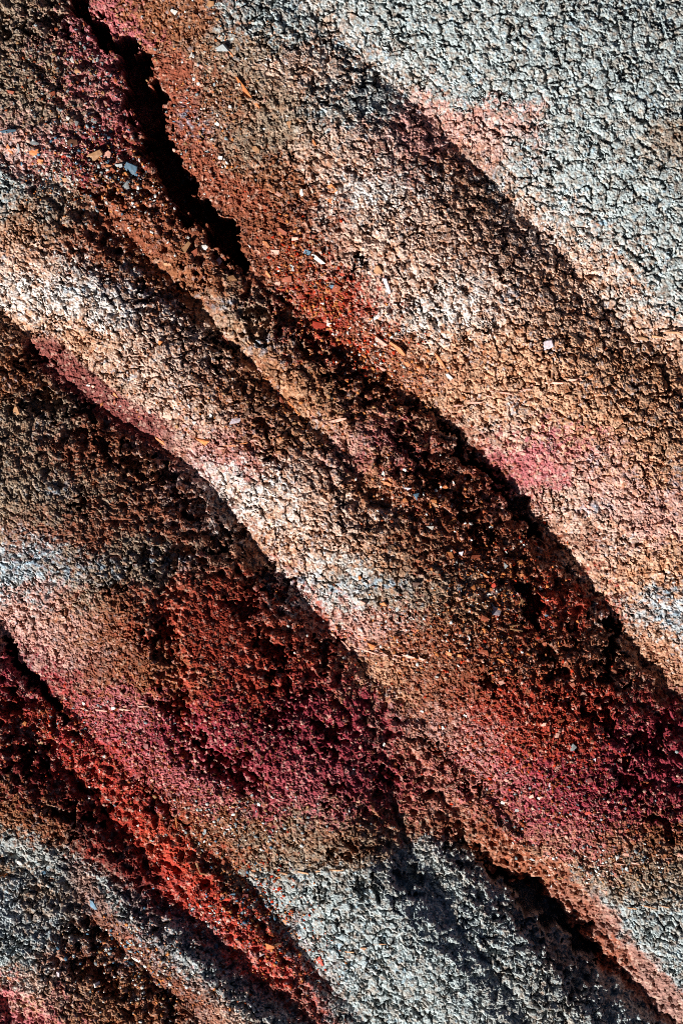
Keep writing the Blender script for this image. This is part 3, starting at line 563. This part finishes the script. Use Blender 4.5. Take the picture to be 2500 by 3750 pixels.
for (x, y, rx, ry, n, cs) in BEDS:
    n = int(n * .75)
    p = g.standard_normal((n, 2)); a = math.radians(40)
    du, dv = p[:, 0] * rx * .75, p[:, 1] * ry * .75
    gx.append(x + du); gy.append(y + dv); gl.append(g.gamma(3, 2.6, n) + 2.5); gc += [cs[k] for k in g.integers(0, len(cs), n)]
gx = np.concatenate(gx); gy = np.concatenate(gy); gl = np.minimum(np.concatenate(gl), 19)
ok = (gx > -60) & (gx < 2560) & (gy > -60) & (gy < 3810); gc = np.array(gc)[ok]; gx, gy, gl = gx[ok], gy[ok], gl[ok]
N = len(gx); n5 = 5
i = np.clip(np.searchsorted(AX, gx) - 1, 1, NX - 3); j = np.clip(np.searchsorted(AY, gy) - 1, 1, NY - 3)
zz = np.maximum.reduce([ZW[j, i], ZW[j + 1, i], ZW[j, i + 1], ZW[j + 1, i + 1]])
sx = (ZW[j, np.minimum(i + 4, NX - 1)] - ZW[j, np.maximum(i - 3, 0)]) / (7 * SP / 1000); sy = -(ZW[np.minimum(j + 4, NY - 1), i] - ZW[np.maximum(j - 3, 0), i]) / (7 * SP / 1000)
nr = np.stack([-np.clip(sx, -1, 1) - SHADOW.x * .3 + g.normal(0, .28, N), -np.clip(sy, -1, 1) - SHADOW.y * .3 + g.normal(0, .28, N), np.ones(N)], -1); nr /= np.linalg.norm(nr, axis=1)[:, None]
ta = g.uniform(0, 2 * math.pi, N); t = np.stack([np.cos(ta), np.sin(ta), np.zeros(N)], -1); t -= nr * (t * nr).sum(1)[:, None]; t /= np.linalg.norm(t, axis=1)[:, None]; bb = np.cross(nr, t)
asp = g.uniform(.35, .95, N); cen = np.stack([wx(gx), wy(gy), zz + .0004], -1)
angs = (np.arange(n5)[None] + g.uniform(-.33, .33, (N, n5))) * 2 * math.pi / n5; rad = g.uniform(.75, 1.1, (N, n5))
ex = np.cos(angs) * rad * gl[:, None] / 2000; ey = np.sin(angs) * rad * (gl * asp)[:, None] / 2000; th = np.clip(gl * asp * .2, 1.2, 4) / 1000
rim = cen[:, None] + ex[..., None] * t[:, None] + ey[..., None] * bb[:, None]
vv = np.concatenate([rim - nr[:, None] * th[:, None, None], rim + nr[:, None] * th[:, None, None] * .6], 1).reshape(-1, 3)
base = (np.arange(N) * 10)[:, None]
top = base + np.array([5, 6, 7, 8, 9]); sides = np.concatenate([base + np.array([k, (k + 1) % 5, 5 + (k + 1) % 5, 5 + k]) for k in range(5)], 1).reshape(-1, 4)
loops = np.concatenate([top.ravel(), sides.ravel()]).astype(np.int32); starts = np.concatenate([np.arange(N) * 5, N * 5 + np.arange(len(sides)) * 4]).astype(np.int32)
me = bpy.data.meshes.new('gravel'); me.vertices.add(len(vv)); me.vertices.foreach_set('co', vv.astype(np.float32).ravel())
me.loops.add(len(loops)); me.loops.foreach_set('vertex_index', loops); me.polygons.add(len(starts)); me.polygons.foreach_set('loop_start', starts); me.update(calc_edges=True)
cc = np.array([TINT[k][1] for k in gc]) * g.uniform(.5, 1.05, (N, 1)); cc = np.repeat(np.concatenate([np.clip(cc, 0, .85), np.ones((N, 1))], 1), 10, 0)
at = me.attributes.new('mineral', 'FLOAT_COLOR', 'POINT'); at.data.foreach_set('color', cc.astype(np.float32).ravel())
MV = MG.copy(); MV.name = 'grit'; me.materials.append(MV)
o = bpy.data.objects.new('gravel', me); COL.objects.link(o); o['kind'] = 'stuff'; o['label'] = 'small mixed stone grit scattered over the clay'; o['category'] = 'gravel'
